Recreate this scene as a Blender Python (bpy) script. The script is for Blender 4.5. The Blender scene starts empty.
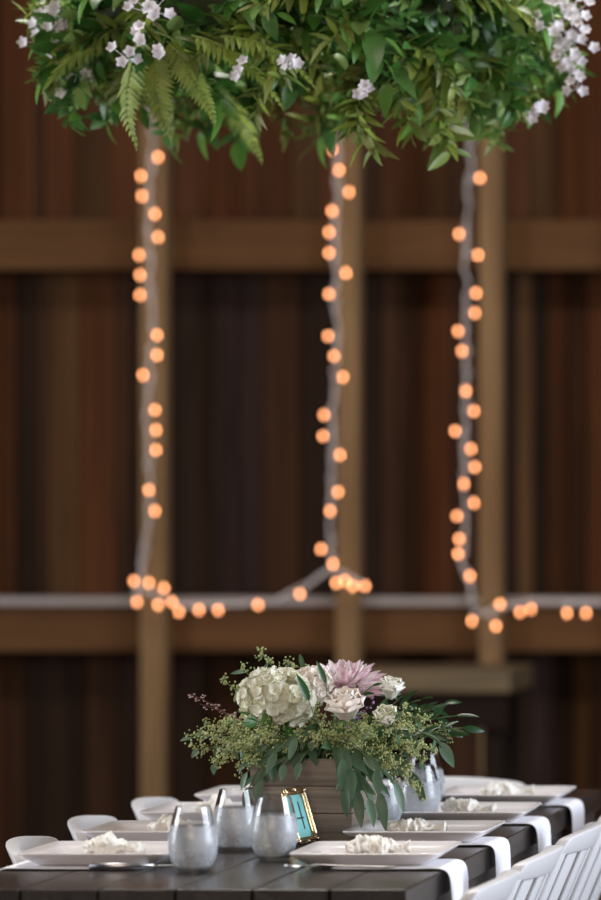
import bpy, math, random
from mathutils import Vector, Matrix, Euler, noise
PI = math.pi
sc = bpy.context.scene
C = sc.collection
VX, VY, F, CZ = 1168.0, 497.0, 4095.0, 1.42

def P(px, py, D):
    """a point of the place at distance D from the lens plane"""
    return Vector(((px - VX) / F * D, D, CZ - (py - VY) / F * D))

# ------------------------------------------------------------------ materials
def mat(name, col, rough=.5, spec=.5, metal=0, **kw):
    m = bpy.data.materials.new(name); m.use_nodes = True
    b = m.node_tree.nodes['Principled BSDF']
    b.inputs['Base Color'].default_value = (*col, 1)
    b.inputs['Roughness'].default_value = rough
    b.inputs['Specular IOR Level'].default_value = spec
    b.inputs['Metallic'].default_value = metal
    for k, v in kw.items(): b.inputs[k.replace('_', ' ')].default_value = v
    return m

def nodes(m): return m.node_tree.nodes, m.node_tree.links, m.node_tree.nodes['Principled BSDF']

def ramp(n, stops):
    r = n.new('ShaderNodeValToRGB'); e = r.color_ramp.elements
    while len(e) < len(stops): e.new(.5)
    for q, (p, c) in zip(e, stops): q.position = p; q.color = (*c, 1)
    return r

def leaf_mat(name, cols, rough=.45, trans=.25):
    """leaves of several greens, one tone per leaf"""
    m = mat(name, cols[0], rough); n, l, b = nodes(m)
    g = n.new('ShaderNodeNewGeometry')
    r = ramp(n, [(i / max(1, len(cols) - 1), c) for i, c in enumerate(cols)])
    l.new(g.outputs['Random Per Island'], r.inputs[0]); l.new(r.outputs[0], b.inputs['Base Color'])
    if trans:
        t = n.new('ShaderNodeBsdfTranslucent'); mx = n.new('ShaderNodeMixShader'); mx.inputs[0].default_value = trans
        l.new(r.outputs[0], t.inputs[0]); l.new(b.outputs[0], mx.inputs[1]); l.new(t.outputs[0], mx.inputs[2])
        l.new(mx.outputs[0], n['Material Output'].inputs[0])
    return m

def wood_mat(name, c1, c2, scale=(1, 1, 1), rough=.6, bump=.3, island=0.0, attr=False, spec=.5):
    """grain stretched along the small scale axis"""
    m = mat(name, c1, rough, spec); n, l, b = nodes(m)
    tc = n.new('ShaderNodeTexCoord'); mp = n.new('ShaderNodeMapping'); mp.inputs['Scale'].default_value = scale
    l.new(tc.outputs['Object'], mp.inputs[0])
    g = n.new('ShaderNodeNewGeometry'); ad = n.new('ShaderNodeVectorMath'); ad.operation = 'MULTIPLY_ADD'
    ad.inputs[1].default_value = (17, 31, 23)
    cb = n.new('ShaderNodeCombineXYZ')
    for i in range(3): l.new(g.outputs['Random Per Island'], cb.inputs[i])
    l.new(cb.outputs[0], ad.inputs[0]); l.new(mp.outputs[0], ad.inputs[2])
    nz = n.new('ShaderNodeTexNoise'); nz.inputs['Scale'].default_value = 1; nz.inputs['Detail'].default_value = 6
    nz.inputs['Roughness'].default_value = .65; nz.inputs['Distortion'].default_value = .6
    l.new(ad.outputs[0], nz.inputs['Vector'])
    r = ramp(n, [(.3, c1), (.7, c2)]); l.new(nz.outputs[0], r.inputs[0])
    out = r.outputs[0]
    if attr:
        a = n.new('ShaderNodeAttribute'); a.attribute_name = 'board'
        mu = n.new('ShaderNodeMixRGB'); mu.blend_type = 'MULTIPLY'; mu.inputs[0].default_value = 1
        l.new(out, mu.inputs[1]); l.new(a.outputs['Color'], mu.inputs[2]); out = mu.outputs[0]
    if island:
        mr = n.new('ShaderNodeMapRange'); mr.inputs['To Min'].default_value = 1 - island; mr.inputs['To Max'].default_value = 1 + island
        l.new(g.outputs['Random Per Island'], mr.inputs[0])
        mu = n.new('ShaderNodeVectorMath'); mu.operation = 'SCALE'
        l.new(out, mu.inputs[0]); l.new(mr.outputs[0], mu.inputs['Scale']); out = mu.outputs[0]
    l.new(out, b.inputs['Base Color'])
    bp = n.new('ShaderNodeBump'); bp.inputs['Strength'].default_value = bump; bp.inputs['Distance'].default_value = .004
    l.new(nz.outputs[0], bp.inputs['Height']); l.new(bp.outputs[0], b.inputs['Normal'])
    return m

M = {}
M['barn'] = wood_mat('barn boards', (.55, .5, .48), (1.25, 1.15, 1.05), (14, 14, 1.1), .85, .5, attr=True, spec=.15)
M['beam'] = wood_mat('rough beam', (.068, .029, .010), (.110, .050, .018), (1, 8, 16), .85, .4, spec=.15)
M['post'] = wood_mat('weathered post', (.14, .078, .034), (.23, .14, .066), (16, 16, 1), .85, .4, spec=.15)
M['batten'] = mat('pale batten', (.28, .24, .22), .7)
M['floor'] = wood_mat('barn floor', (.05, .035, .025), (.10, .07, .05), (10, 1, 10), .8, .3, island=.2)
M['table'] = wood_mat('dark stained table', (.016, .012, .011), (.042, .033, .029), (22, 1.4, 22), .24, .35, island=.25)
M['tedge'] = wood_mat('dark table frame', (.022, .017, .015), (.05, .04, .035), (1.5, 22, 22), .35, .3)
M['bench'] = wood_mat('old workbench', (.06, .036, .014), (.12, .078, .03), (2, 14, 14), .7, .3)
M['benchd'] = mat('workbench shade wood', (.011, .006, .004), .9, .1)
M['box'] = wood_mat('grey planter wood', (.11, .085, .066), (.30, .24, .19), (3, 3, 42), .75, .6, island=.22)
M['china'] = mat('white glazed china', (.74, .70, .70), .18)
M['linen'] = mat('white linen', (.80, .80, .84), .85, .2)
M['favour'] = mat('crumpled favour wrap', (.78, .76, .70), .45)
M['favbean'] = mat('favour content', (.55, .45, .30), .6)
M['chair'] = mat('white resin', (.66, .65, .66), .38)
M['silver'] = mat('cutlery steel', (.5, .5, .52), .32, metal=1)
M['gold'] = mat('antique gold', (.78, .62, .40), .2, metal=1)
M['teal'] = mat('teal card', (.22, .56, .54), .6)
M['ink'] = mat('black print', (.02, .03, .03), .6)
M['wire'] = mat('pale light cord', (.55, .50, .48), .6)
M['stem'] = mat('green stem', (.10, .16, .05), .6)
M['twig'] = mat('brown twig', (.14, .07, .05), .7)
M['hoop'] = mat('dark hoop', (.05, .035, .025), .8)
M['moss'] = leaf_mat('moss', [(.010, .016, .004), (.03, .04, .01), (.05, .05, .015)], .9, 0)
M['rope'] = mat('rope', (.25, .18, .11), .9)
M['salal'] = leaf_mat('salal leaves', [(.012, .05, .010), (.05, .17, .03), (.14, .30, .05), (.32, .46, .14), (.03, .11, .02), (.12, .28, .06), (.02, .07, .015)], .32)
M['mix'] = leaf_mat('mixed foliage', [(.03, .08, .015), (.19, .29, .04), (.38, .44, .08), (.08, .14, .025), (.20, .21, .05), (.16, .24, .04)], .45)
M['fern'] = leaf_mat('fern', [(.24, .32, .05), (.34, .42, .08), (.18, .27, .05)], .5, .35)
M['white'] = leaf_mat('white petals', [(.80, .76, .80), (.86, .84, .86), (.74, .68, .74)], .6, .25)
M['cream'] = leaf_mat('cream petals', [(.86, .85, .68), (.90, .89, .80), (.80, .80, .60), (.92, .91, .86)], .6, .22)
M['blush'] = leaf_mat('blush petals', [(.90, .84, .75), (.90, .80, .72), (.92, .89, .83)], .55, .22)
M['ivory'] = leaf_mat('ivory petals', [(.90, .88, .78), (.92, .90, .84), (.86, .86, .72)], .55, .22)
M['pink'] = leaf_mat('pink petals', [(.84, .58, .64), (.88, .74, .76), (.92, .86, .84), (.74, .44, .56)], .5, .22)
M['purple'] = leaf_mat('purple buds', [(.28, .12, .30), (.40, .22, .42), (.20, .08, .20)], .6, 0)
M['pinkbud'] = leaf_mat('pink buds', [(.50, .30, .30), (.60, .44, .44), (.36, .20, .20)], .6, 0)
M['seed'] = leaf_mat('eucalyptus seeds', [(.32, .36, .12), (.46, .48, .20), (.22, .28, .09), (.56, .54, .26)], .55, 0)
M['euc'] = leaf_mat('eucalyptus leaves', [(.06, .12, .065), (.12, .20, .12), (.075, .15, .065), (.18, .27, .19)], .42)
M['ruscus'] = leaf_mat('ruscus leaves', [(.012, .05, .015), (.03, .09, .025), (.02, .065, .02)], .3)
M['water'] = mat('ice water', (.96, .98, 1), .02, IOR=1.33, Transmission_Weight=1.0)

m = mat('frosted tumbler glass', (.98, .99, 1), .0, IOR=1.45, Transmission_Weight=1.0); M['glass'] = m
n, l, b = nodes(m)                                    # cold water beads the glass below the water line
tc = n.new('ShaderNodeTexCoord'); sp = n.new('ShaderNodeSeparateXYZ'); l.new(tc.outputs['Object'], sp.inputs[0])
nz = n.new('ShaderNodeTexNoise'); nz.inputs['Scale'].default_value = 45; nz.inputs['Detail'].default_value = 2; l.new(tc.outputs['Object'], nz.inputs['Vector'])
lt = n.new('ShaderNodeMapRange'); lt.inputs['From Min'].default_value = .086; lt.inputs['From Max'].default_value = .080; l.new(sp.outputs[2], lt.inputs[0])
lo = n.new('ShaderNodeMapRange'); lo.inputs['From Min'].default_value = .004; lo.inputs['From Max'].default_value = .012; l.new(sp.outputs[2], lo.inputs[0])
m0 = n.new('ShaderNodeMath'); m0.operation = 'MULTIPLY'; l.new(lt.outputs[0], m0.inputs[0]); l.new(lo.outputs[0], m0.inputs[1])
nr = n.new('ShaderNodeMapRange'); nr.inputs['From Min'].default_value = .3; nr.inputs['From Max'].default_value = .65; nr.inputs['To Min'].default_value = .72; l.new(nz.outputs[0], nr.inputs[0])
m1 = n.new('ShaderNodeMath'); m1.operation = 'MULTIPLY'; l.new(m0.outputs[0], m1.inputs[0]); l.new(nr.outputs[0], m1.inputs[1])
m2 = n.new('ShaderNodeMath'); m2.operation = 'MULTIPLY'; m2.inputs[1].default_value = .26; l.new(m1.outputs[0], m2.inputs[0]); l.new(m2.outputs[0], b.inputs['Roughness'])
df = n.new('ShaderNodeBsdfDiffuse'); df.inputs[0].default_value = (.80, .84, .88, 1)
m3 = n.new('ShaderNodeMath'); m3.operation = 'MULTIPLY'; m3.inputs[1].default_value = .30; l.new(m1.outputs[0], m3.inputs[0])
mx = n.new('ShaderNodeMixShader'); l.new(m3.outputs[0], mx.inputs[0]); l.new(b.outputs[0], mx.inputs[1]); l.new(df.outputs[0], mx.inputs[2])
l.new(mx.outputs[0], n['Material Output'].inputs[0])

m = bpy.data.materials.new('warm bulb'); m.use_nodes = True; M['bulb'] = m
m.node_tree.nodes.remove(m.node_tree.nodes['Principled BSDF'])
em = m.node_tree.nodes.new('ShaderNodeEmission'); em.inputs[0].default_value = (1, .37, .15, 1); em.inputs[1].default_value = 9.2
m.node_tree.links.new(em.outputs[0], m.node_tree.nodes['Material Output'].inputs[0])

# ------------------------------------------------------------------ mesh helpers
class MB:
    def __init__(s): s.v = []; s.f = []; s.c = []
    def add(s, vs, fs, col=None):
        k = len(s.v); s.v += [Vector(p) for p in vs]; s.f += [tuple(i + k for i in f) for f in fs]
        s.c += [col] * len(fs)
    def box(s, a, b, col=None):
        (x0, y0, z0), (x1, y1, z1) = a, b
        s.add([(x0,y0,z0),(x1,y0,z0),(x1,y1,z0),(x0,y1,z0),(x0,y0,z1),(x1,y0,z1),(x1,y1,z1),(x0,y1,z1)],
              [(0,3,2,1),(4,5,6,7),(0,1,5,4),(1,2,6,5),(2,3,7,6),(3,0,4,7)], col)
    def tube(s, pts, r, n=6, cap=True):
        pts = [Vector(p) for p in pts]; rs = r if isinstance(r, (list, tuple)) else [r] * len(pts)
        vs = []; fs = []; up = Vector((0.13, .21, 1)).normalized()
        for i, p in enumerate(pts):
            d = (pts[min(i + 1, len(pts) - 1)] - pts[max(i - 1, 0)])
            d = d.normalized() if d.length > 1e-9 else Vector((0, 0, 1))
            a = d.cross(up)
            if a.length < .05: a = d.cross(Vector((1, 0, 0)))
            a.normalize(); b = a.cross(d)
            for k in range(n):
                t = 2 * PI * k / n; vs.append(p + (a * math.cos(t) + b * math.sin(t)) * rs[i])
        for i in range(len(pts) - 1):
            for k in range(n):
                k2 = (k + 1) % n; fs.append((i*n+k, i*n+k2, (i+1)*n+k2, (i+1)*n+k))
        if cap: fs += [tuple(range(n)), tuple(range((len(pts)-1)*n, len(pts)*n))[::-1]]
        s.add(vs, fs)
    def ball(s, c, r, sx=1, sy=1, sz=1):
        t = (1 + 5 ** .5) / 2; k = r / math.sqrt(1 + t * t)
        vs = [(-1,t,0),(1,t,0),(-1,-t,0),(1,-t,0),(0,-1,t),(0,1,t),(0,-1,-t),(0,1,-t),(t,0,-1),(t,0,1),(-t,0,-1),(-t,0,1)]
        fs = [(0,11,5),(0,5,1),(0,1,7),(0,7,10),(0,10,11),(1,5,9),(5,11,4),(11,10,2),(10,7,6),(7,1,8),(3,9,4),(3,4,2),(3,2,6),(3,6,8),(3,8,9),(4,9,5),(2,4,11),(6,2,10),(8,6,7),(9,8,1)]
        c = Vector(c); s.add([c + Vector((x*k*sx, y*k*sy, z*k*sz)) for x, y, z in vs], fs)
    def lathe(s, prof, n=40, c=(0, 0, 0)):
        vs = []; fs = []; m_ = len(prof)
        for r, z in prof:
            for k in range(n):
                t = 2*PI*k/n; vs.append((c[0]+r*math.cos(t), c[1]+r*math.sin(t), c[2]+z))
        for i in range(m_ - 1):
            for k in range(n):
                k2 = (k+1) % n; fs.append((i*n+k, i*n+k2, (i+1)*n+k2, (i+1)*n+k))
        if prof[0][0] > 0: fs.append(tuple(range(n))[::-1])
        if prof[-1][0] > 0: fs.append(tuple(range((m_-1)*n, m_*n)))
        s.add(vs, fs)
    def leaf(s, base, d, up, L, W, bend=.25, cup=.18, tip=.0, wide=.42):
        """one leaf blade: base point, direction, face normal, length, full width"""
        d = Vector(d).normalized(); up = Vector(up); side = d.cross(up)
        if side.length < 1e-3: side = d.cross(Vector((.3, 1, .2)))
        side.normalize(); nrm = side.cross(d).normalized()
        base = Vector(base); vs = []; fs = []
        ts = (0, .12, .3, .5, .72, .9, 1)
        for t in ts:
            w = W / 2 * (math.sin(PI * min(1, t ** (math.log(.5) / math.log(wide)))) ** .8 if 0 < t < 1 else .03)
            c = base + d * (L * t) - nrm * (bend * L * t * t)
            vs += [c - side * w + nrm * (cup * w), c, c + side * w + nrm * (cup * w)]
        for i in range(len(ts) - 1):
            a = i * 3; fs += [(a, a+1, a+4, a+3), (a+1, a+2, a+5, a+4)]
        s.add(vs, fs)
    def build(s, name, m_, parent=None, loc=None, smooth=True, bevel=0, sub=0, solid=0):
        me = bpy.data.meshes.new(name); me.from_pydata([tuple(p) for p in s.v], [], s.f)
        if any(c is not None for c in s.c):
            a = me.color_attributes.new('board', 'FLOAT_COLOR', 'CORNER'); i = 0
            for fi, f in enumerate(s.f):
                for _ in f: a.data[i].color = (*s.c[fi], 1); i += 1
        me.update(); me.materials.append(m_)
        if smooth: me.polygons.foreach_set('use_smooth', [True] * len(me.polygons))
        o = bpy.data.objects.new(name, me); C.objects.link(o)
        if loc is not None: o.location = loc
        if parent is not None: o.parent = parent
        if bevel:
            q = o.modifiers.new('edge', 'BEVEL'); q.width = bevel; q.segments = 2; q.limit_method = 'ANGLE'; q.angle_limit = R(35)
        if solid:
            q = o.modifiers.new('skin', 'SOLIDIFY'); q.thickness = solid; q.offset = 0
        if sub:
            q = o.modifiers.new('round', 'SUBSURF'); q.levels = sub; q.render_levels = sub
        return o
def R(a): return a * PI / 180
def tag(o, label=None, cat=None, group=None, kind=None):
    if label: o['label'] = label
    if cat: o['category'] = cat
    if group: o['group'] = group
    if kind: o['kind'] = kind
    return o
def empty(name, loc, rz=0, **k):
    o = bpy.data.objects.new(name, None); C.objects.link(o); o.location = loc; o.rotation_euler = (0, 0, rz)
    o.empty_display_size = .05; return tag(o, **k)
def copy_tree(o, parent=None):
    c = o.copy(); C.objects.link(c); c.parent = parent
    for ch in [q for q in C.objects if q.parent == o]: copy_tree(ch, c)
    return c
def struct(name, mb, m_, label=None, **k):
    return tag(mb.build(name, m_, **k), kind='structure', label=label)
def bez(a, b, c, n=8):
    a, b, c = Vector(a), Vector(b), Vector(c)
    return [a*(1-t)**2 + b*2*t*(1-t) + c*t*t for t in [i/(n-1) for i in range(n)]]
def rv(rng, s=1): return Vector((rng.gauss(0, s), rng.gauss(0, s), rng.gauss(0, s)))

# ------------------------------------------------------------------ setting
rng = random.Random(4)
WD = 15.3
mb = MB(); mb.box((-9, -3, -.06), (5, 16, -.001)); 
struct('floor', mb, M['floor'], 'dark plank barn floor', smooth=False)
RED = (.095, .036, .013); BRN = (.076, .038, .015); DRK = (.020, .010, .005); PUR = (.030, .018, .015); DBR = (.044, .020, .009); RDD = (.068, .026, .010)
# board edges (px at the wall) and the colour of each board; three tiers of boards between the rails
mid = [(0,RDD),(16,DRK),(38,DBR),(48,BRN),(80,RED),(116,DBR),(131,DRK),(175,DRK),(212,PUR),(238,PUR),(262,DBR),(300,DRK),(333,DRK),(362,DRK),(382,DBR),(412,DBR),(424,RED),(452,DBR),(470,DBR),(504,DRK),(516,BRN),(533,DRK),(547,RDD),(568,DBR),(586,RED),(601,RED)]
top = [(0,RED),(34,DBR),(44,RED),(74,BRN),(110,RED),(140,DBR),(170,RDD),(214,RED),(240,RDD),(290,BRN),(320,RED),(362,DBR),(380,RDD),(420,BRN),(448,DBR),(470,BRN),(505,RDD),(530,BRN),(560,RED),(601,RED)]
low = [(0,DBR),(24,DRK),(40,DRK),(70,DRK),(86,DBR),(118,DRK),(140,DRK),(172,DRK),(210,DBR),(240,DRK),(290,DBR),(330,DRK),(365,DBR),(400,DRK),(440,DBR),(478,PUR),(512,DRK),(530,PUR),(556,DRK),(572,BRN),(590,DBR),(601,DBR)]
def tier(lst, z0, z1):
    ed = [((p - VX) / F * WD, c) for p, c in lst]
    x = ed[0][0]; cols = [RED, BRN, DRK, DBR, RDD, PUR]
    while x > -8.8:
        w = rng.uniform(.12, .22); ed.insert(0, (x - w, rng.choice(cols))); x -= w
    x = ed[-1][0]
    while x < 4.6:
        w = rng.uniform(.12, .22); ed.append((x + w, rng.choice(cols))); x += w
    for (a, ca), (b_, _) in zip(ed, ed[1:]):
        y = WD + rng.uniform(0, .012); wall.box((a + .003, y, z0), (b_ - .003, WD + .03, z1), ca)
wall = MB()
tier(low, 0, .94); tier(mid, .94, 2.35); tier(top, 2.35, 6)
wall.box((-9, WD + .03, 0), (5, WD + .06, 6), (.01, .006, .005))
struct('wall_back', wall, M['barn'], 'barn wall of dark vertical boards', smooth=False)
def post(name, px, w, label):
    x = (px - VX) / F * 14.98; q = MB(); q.box((-w/2, -.05, 0), (w/2, .05, 6))
    return struct(name, q, M['post'], label, loc=(x, 15.03, 0), bevel=.006, smooth=False)
post('trim_1', 152, .09, 'pale wooden post behind the first string of lights')
post('trim_2', 347, .083, 'pale wooden post behind the middle string of lights')
post('trim_3', 490, .08, 'pale wooden post behind the third string of lights')
post('trim_4', 640, .10, 'pale wooden post beyond the lights'); post('trim_5', -60, .10, 'pale wooden post before the lights')
for nm, z, h, lb in (('trim_6', 2.35, .18, 'upper horizontal barn beam'), ('trim_7', .935, .165, 'lower horizontal barn beam')):
    q = MB(); q.box((-8.9, -.10, -h/2), (4.9, .08, h/2)); struct(nm, q, M['beam'], lb, loc=(0, 15.2, z), smooth=False)
q = MB(); q.box((-8.9, -.02, -.014), (4.9, .02, .014)); struct('trim_8', q, M['batten'], 'thin pale batten along the lower beam', loc=(0, 15.08, 1.037), smooth=False)
side = MB(); y = -3
while y < 15.9:
    w = rng.uniform(.14, .24); side.box((-9.03, y + .003, 0), (-9, y + w, 6), rng.choice([RED, BRN, DRK, DBR])); y += w
struct('wall_left', side, M['barn'], smooth=False)
side = MB(); y = -3                                   # tall open doorway in the right wall
while y < 15.9:
    w = rng.uniform(.14, .24); side.box((5, y + .003, 0 if not 3.5 < y < 9.5 else 4.2), (5.03, y + w, 6), rng.choice([RED, BRN, DRK, DBR])); y += w
struct('wall_right', side, M['barn'], smooth=False)
mb = MB(); mb.box((-9, -3, 6), (5, 16, 6.05)); struct('ceiling', mb, M['beam'], smooth=False)

# workbench against the wall
bx0, bx1 = (352 - VX)/F*14.2, (515 - VX)/F*14.2
r_ = empty('workbench', ((bx0+bx1)/2, 14.35, 0), label='old dark wooden bench standing against the barn wall behind the flowers', cat='bench')
hw = (bx1 - bx0) / 2
q = MB(); q.box((-hw, -.25, .745), (hw, .25, .825)); q.build('bench_top', M['bench'], r_, bevel=.008, smooth=False)
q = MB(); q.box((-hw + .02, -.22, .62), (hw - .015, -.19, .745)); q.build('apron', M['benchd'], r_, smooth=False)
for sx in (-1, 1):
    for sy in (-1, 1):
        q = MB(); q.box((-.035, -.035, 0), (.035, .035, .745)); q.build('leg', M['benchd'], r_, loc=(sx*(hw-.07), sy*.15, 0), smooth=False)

# ------------------------------------------------------------------ string lights on the posts
def strand(path, bulbs, label, D=14.86):
    base = P(*path[0], D); t = empty('string_light', base, label=label, cat='string lights', group='warm bulb strings on the barn posts')
    rg = random.Random(len(bulbs) + int(path[0][0]))
    for k in range(2):                                # loosely twisted pale cords
        pts = []
        for (x0, y0), (x1, y1) in zip(path, path[1:]):
            nseg = max(2, int(math.hypot(x1-x0, y1-y0) / 9))
            for i in range(nseg):
                f = i / nseg; pts.append(P(x0+(x1-x0)*f + rg.uniform(-3, 3), y0+(y1-y0)*f + rg.uniform(-2.5, 2.5), D + rg.uniform(-.01, .01)) - base)
        pts.append(P(*path[-1], D) - base)
        q = MB(); q.tube(pts, .0038, 5); q.build('cord', M['wire'], t)
    segs = list(zip(path, path[1:]))
    for bx, by in bulbs:
        p = P(bx, by, D - .02) - base; best = None
        for (x0, y0), (x1, y1) in segs:
            dx, dy = x1-x0, y1-y0; f = max(0, min(1, ((bx-x0)*dx+(by-y0)*dy)/(dx*dx+dy*dy)))
            d = math.hypot(bx-x0-dx*f, by-y0-dy*f)
            if best is None or d < best[0]: best = (d, P(x0+dx*f, y0+dy*f, D) - base)
        dr = (best[1] - p); dr = dr.normalized() if dr.length > 1e-4 else Vector((0, 1, 0))
        q = MB(); q.lathe([(.002, -.010), (.0048, -.0075), (.0064, -.003), (.0064, .003), (.0048, .0075), (.002, .010)], 10)
        o = q.build('bulb', M['bulb'], t, loc=p)
        q = MB(); q.tube([dr*.011, dr*.02, best[1]-p], [.004, .004, .0016], 5); q.build('socket', M['wire'], o)
strand([(150,60),(152,150),(149,230),(152,330),(148,420),(150,500),(146,540),(141,575),(136,592)],
       [(158,157),(141,176),(142,196),(155,214),(158,237),(139,255),(140,275),(140,295),(157,335),(157,355),(143,375),(155,410),(156,430),(156,450),(149,490),(155,511)],
       'leftmost of the three hanging strings of warm bulbs, down a pale post')
strand([(136,592),(150,592),(165,600),(185,607),(220,606),(262,603),(300,590),(322,576),(334,566)],
       [(134,581),(149,583),(164,588),(137,602),(158,605),(172,602),(179,612),(199,610),(218,610),(258,605),(300,594)],
       'drooping string of warm bulbs swagged between two posts above the lower beam')
strand([(338,60),(338,150),(335,250),(336,340),(332,420),(331,500),(331,550),(336,568),(350,578),(368,588)],
       [(333,127),(332,149),(339,170),(349,192),(332,211),(329,232),(329,253),(346,273),(329,294),(328,336),(334,356),(343,377),(324,415),(323,436),(340,455),(338,492),(330,511),(321,549),(333,564),(336,583),(345,581),(353,586),(365,586)],
       'string of warm bulbs hanging down the middle post above the centrepiece')
strand([(470,60),(471,150),(466,250),(467,340),(466,420),(464,500),(463,560),(468,585),(472,606)],
       [(480,178),(459,234),(478,255),(476,293),(475,313),(458,331),(462,351),(466,391),(474,411),(455,431),(471,449),(475,467),(464,484),(474,503),(457,516),(459,539),(458,554),(470,576)],
       'string of warm bulbs hanging beside the post above the white chairs')
strand([(472,612),(486,614),(503,606),(530,600),(565,603),(640,604)],
       [(472,621),(500,604),(496,626),(520,612),(531,609),(567,613),(586,613)],
       'short horizontal string of warm bulbs along the lower beam above the chairs')

# ------------------------------------------------------------------ dining table
TX0, TX1, TY0, TY1, TZ = -2.06, -1.28, 6.885, 9.25, .76
cx, cy = (TX0+TX1)/2, (TY0+TY1)/2
tb = empty('dining_table', (cx, cy, 0), label='long dark-stained wooden farm table under the place settings', cat='table')
q = MB(); nb = 6; w = (TX1-TX0)/nb
for i in range(nb):
    a = TX0 - cx + i*w; q.box((a + .0015, TY0-cy, TZ-.045), (a+w-.0015, TY1-cy, TZ))
q.build('tabletop', M['table'], tb, smooth=False, bevel=.0025)
q = MB(); q.box((TX0-cx+.012, TY0-cy+.02, TZ-.14), (TX1-cx-.012, TY1-cy-.02, TZ-.045)); q.build('apron', M['tedge'], tb, smooth=False)
for sy in (-1, 1):
    q = MB(); q.box((-.035, -.045, .06), (.035, .045, TZ-.14)); q.box((-.04, -.26, 0), (.04, .26, .06)); q.build('pedestal', M['tedge'], tb, loc=(-.005, sy*.72, 0), smooth=False, bevel=.004)

# ------------------------------------------------------------------ chairs
def back_pt(u, v, t):
    """u across, v height, t thickness; the back bows and leans away from the sitter"""
    return Vector((-.10 - (v - .765) * .42 + .9 * u * u + t, u, v))
def cbox(q, u0, u1, v0, v1, th=.022, n=10, vt=None):
    vs = []; fs = []
    for i in range(n + 1):
        u = u0 + (u1-u0)*i/n; top_ = vt(u) if vt else v1
        for vv, tt in ((v0, -th/2), (v0, th/2), (top_, th/2), (top_, -th/2)): vs.append(back_pt(u, vv, tt))
    for i in range(n):
        a, c = i*4, i*4+4
        for k in range(4): fs.append((a+k, c+k, c+(k+1) % 4, a+(k+1) % 4))
    fs += [(0,1,2,3), (n*4+3, n*4+2, n*4+1, n*4)]
    q.add(vs, fs)
def make_chair():
    r_ = empty('folding_chair', (0, 0, 0))
    def vt(u):
        e = max(0, abs(u) - .172) / .028; return .772 - .35*u*u - .026 * (1 - math.sqrt(max(0, 1 - e*e)))
    q = MB(); cbox(q, -.20, .20, .726, .772, .024, 24, vt)
    cbox(q, -.20, -.172, .52, .735, .024, 3); cbox(q, .172, .20, .52, .735, .024, 3)
    cbox(q, -.20, .20, .50, .545, .024, 16)
    q.build('back_frame', M['chair'], r_, bevel=.008)
    for u in (-.120, -.040, .040, .120):
        q = MB(); cbox(q, u-.025, u+.025, .535, .732, .010, 4); q.build('back_slat', M['chair'], r_, bevel=.003)
    q = MB(); n_ = 8
    pts = [(.02, -.19), (.34, -.205), (.36, -.185), (.36, .185), (.34, .205), (.02, .19)]
    q.add([(x, y, z) for z in (.425, .455) for x, y in pts], [(5,4,3,2,1,0), (6,7,8,9,10,11)] + [(i, (i+1) % 6, (i+1) % 6+6, i+6) for i in range(6)])
    q.build('seat', M['chair'], r_, bevel=.01)
    for s_ in (-1, 1):
        q = MB(); q.tube([back_pt(s_*.195, .51, 0), (.04, s_*.205, .43), (.33, s_*.205, .014)], [.014, .016, .014], 8); q.build('front_leg', M['chair'], r_)
        q = MB(); q.tube([(.26, s_*.18, .43), (-.10, s_*.18, .014)], .014, 8); q.build('rear_leg', M['chair'], r_)
    q = MB(); q.tube([(.25, -.215, .14), (.25, .215, .14)], .010, 8); q.build('stretcher', M['chair'], r_)
    return r_
ch0 = make_chair()
chairs = []
CG = 'white folding chairs round the table'
for i, (x, y, rz, lb) in enumerate([
    (-1.235, 7.05, PI, 'white folding chair nearest the camera on the side with hanging napkins'),
    (-1.235, 7.56, PI, 'white folding chair second from the camera on the hanging-napkin side'),
    (-1.235, 8.11, PI, 'white folding chair third from the camera on the hanging-napkin side'),
    (-1.235, 8.70, PI, 'white folding chair furthest from the camera on the hanging-napkin side'),
    (-2.085, 7.78, R(6), 'white folding chair behind the nearest plate of the row by the water glasses'),
    (-2.105, 8.29, R(5), 'white folding chair, middle one behind the plates of the water-glass side'),
    (-2.105, 8.80, R(4), 'white folding chair, furthest one behind the plates of the water-glass side'),
    (-1.67, 9.38, -PI/2, 'white folding chair standing alone at the far head of the table')]):
    c = ch0 if i == 0 else copy_tree(ch0)
    c.location = (x, y, 0); c.rotation_euler.z = rz; tag(c, lb, 'chair', CG)

# ------------------------------------------------------------------ napkins, plates, favours, cutlery
def napkin(side, y, w, hang, seed, x_in, label):
    """side +1: hangs over the edge beside the hanging-napkin chairs; -1 the other edge"""
    rg = random.Random(seed); edge = TX1 if side > 0 else TX0
    prof = [(x_in, 0), (x_in + .06, .0)]
    prof = [(-(abs(edge - x_in)), .0025), (-.12, .0025), (-.04, .003), (-.012, .004), (.003, .002), (.009, -.010), (.010, -.03), (.011, -hang*.5), (.013, -hang)]
    o = empty('napkin', (edge, y, TZ)); q = MB(); ny = 10; vs = []; fs = []
    for i, (a, z) in enumerate(prof):
        for j in range(ny + 1):
            v = -w/2 + w*j/ny; k = max(0, i - 4)
            wob = .0035 * math.sin(v*70 + seed) * k/4
            vs.append((side*(a + wob + (.002 if i > 3 else 0)), v*(1 - .03*k) + .002*k, z))
    for i in range(len(prof)-1):
        for j in range(ny):
            a = i*(ny+1)+j; fs.append((a, a+1, a+ny+2, a+ny+1))
    q.add(vs, fs); C.objects.unlink(o); bpy.data.objects.remove(o)
    o = q.build('napkin', M['linen'], loc=(edge, y, TZ + .0008), solid=.0035, sub=1)
    tag(o, label, 'napkin', 'white linen napkins under the plates'); return o
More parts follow.
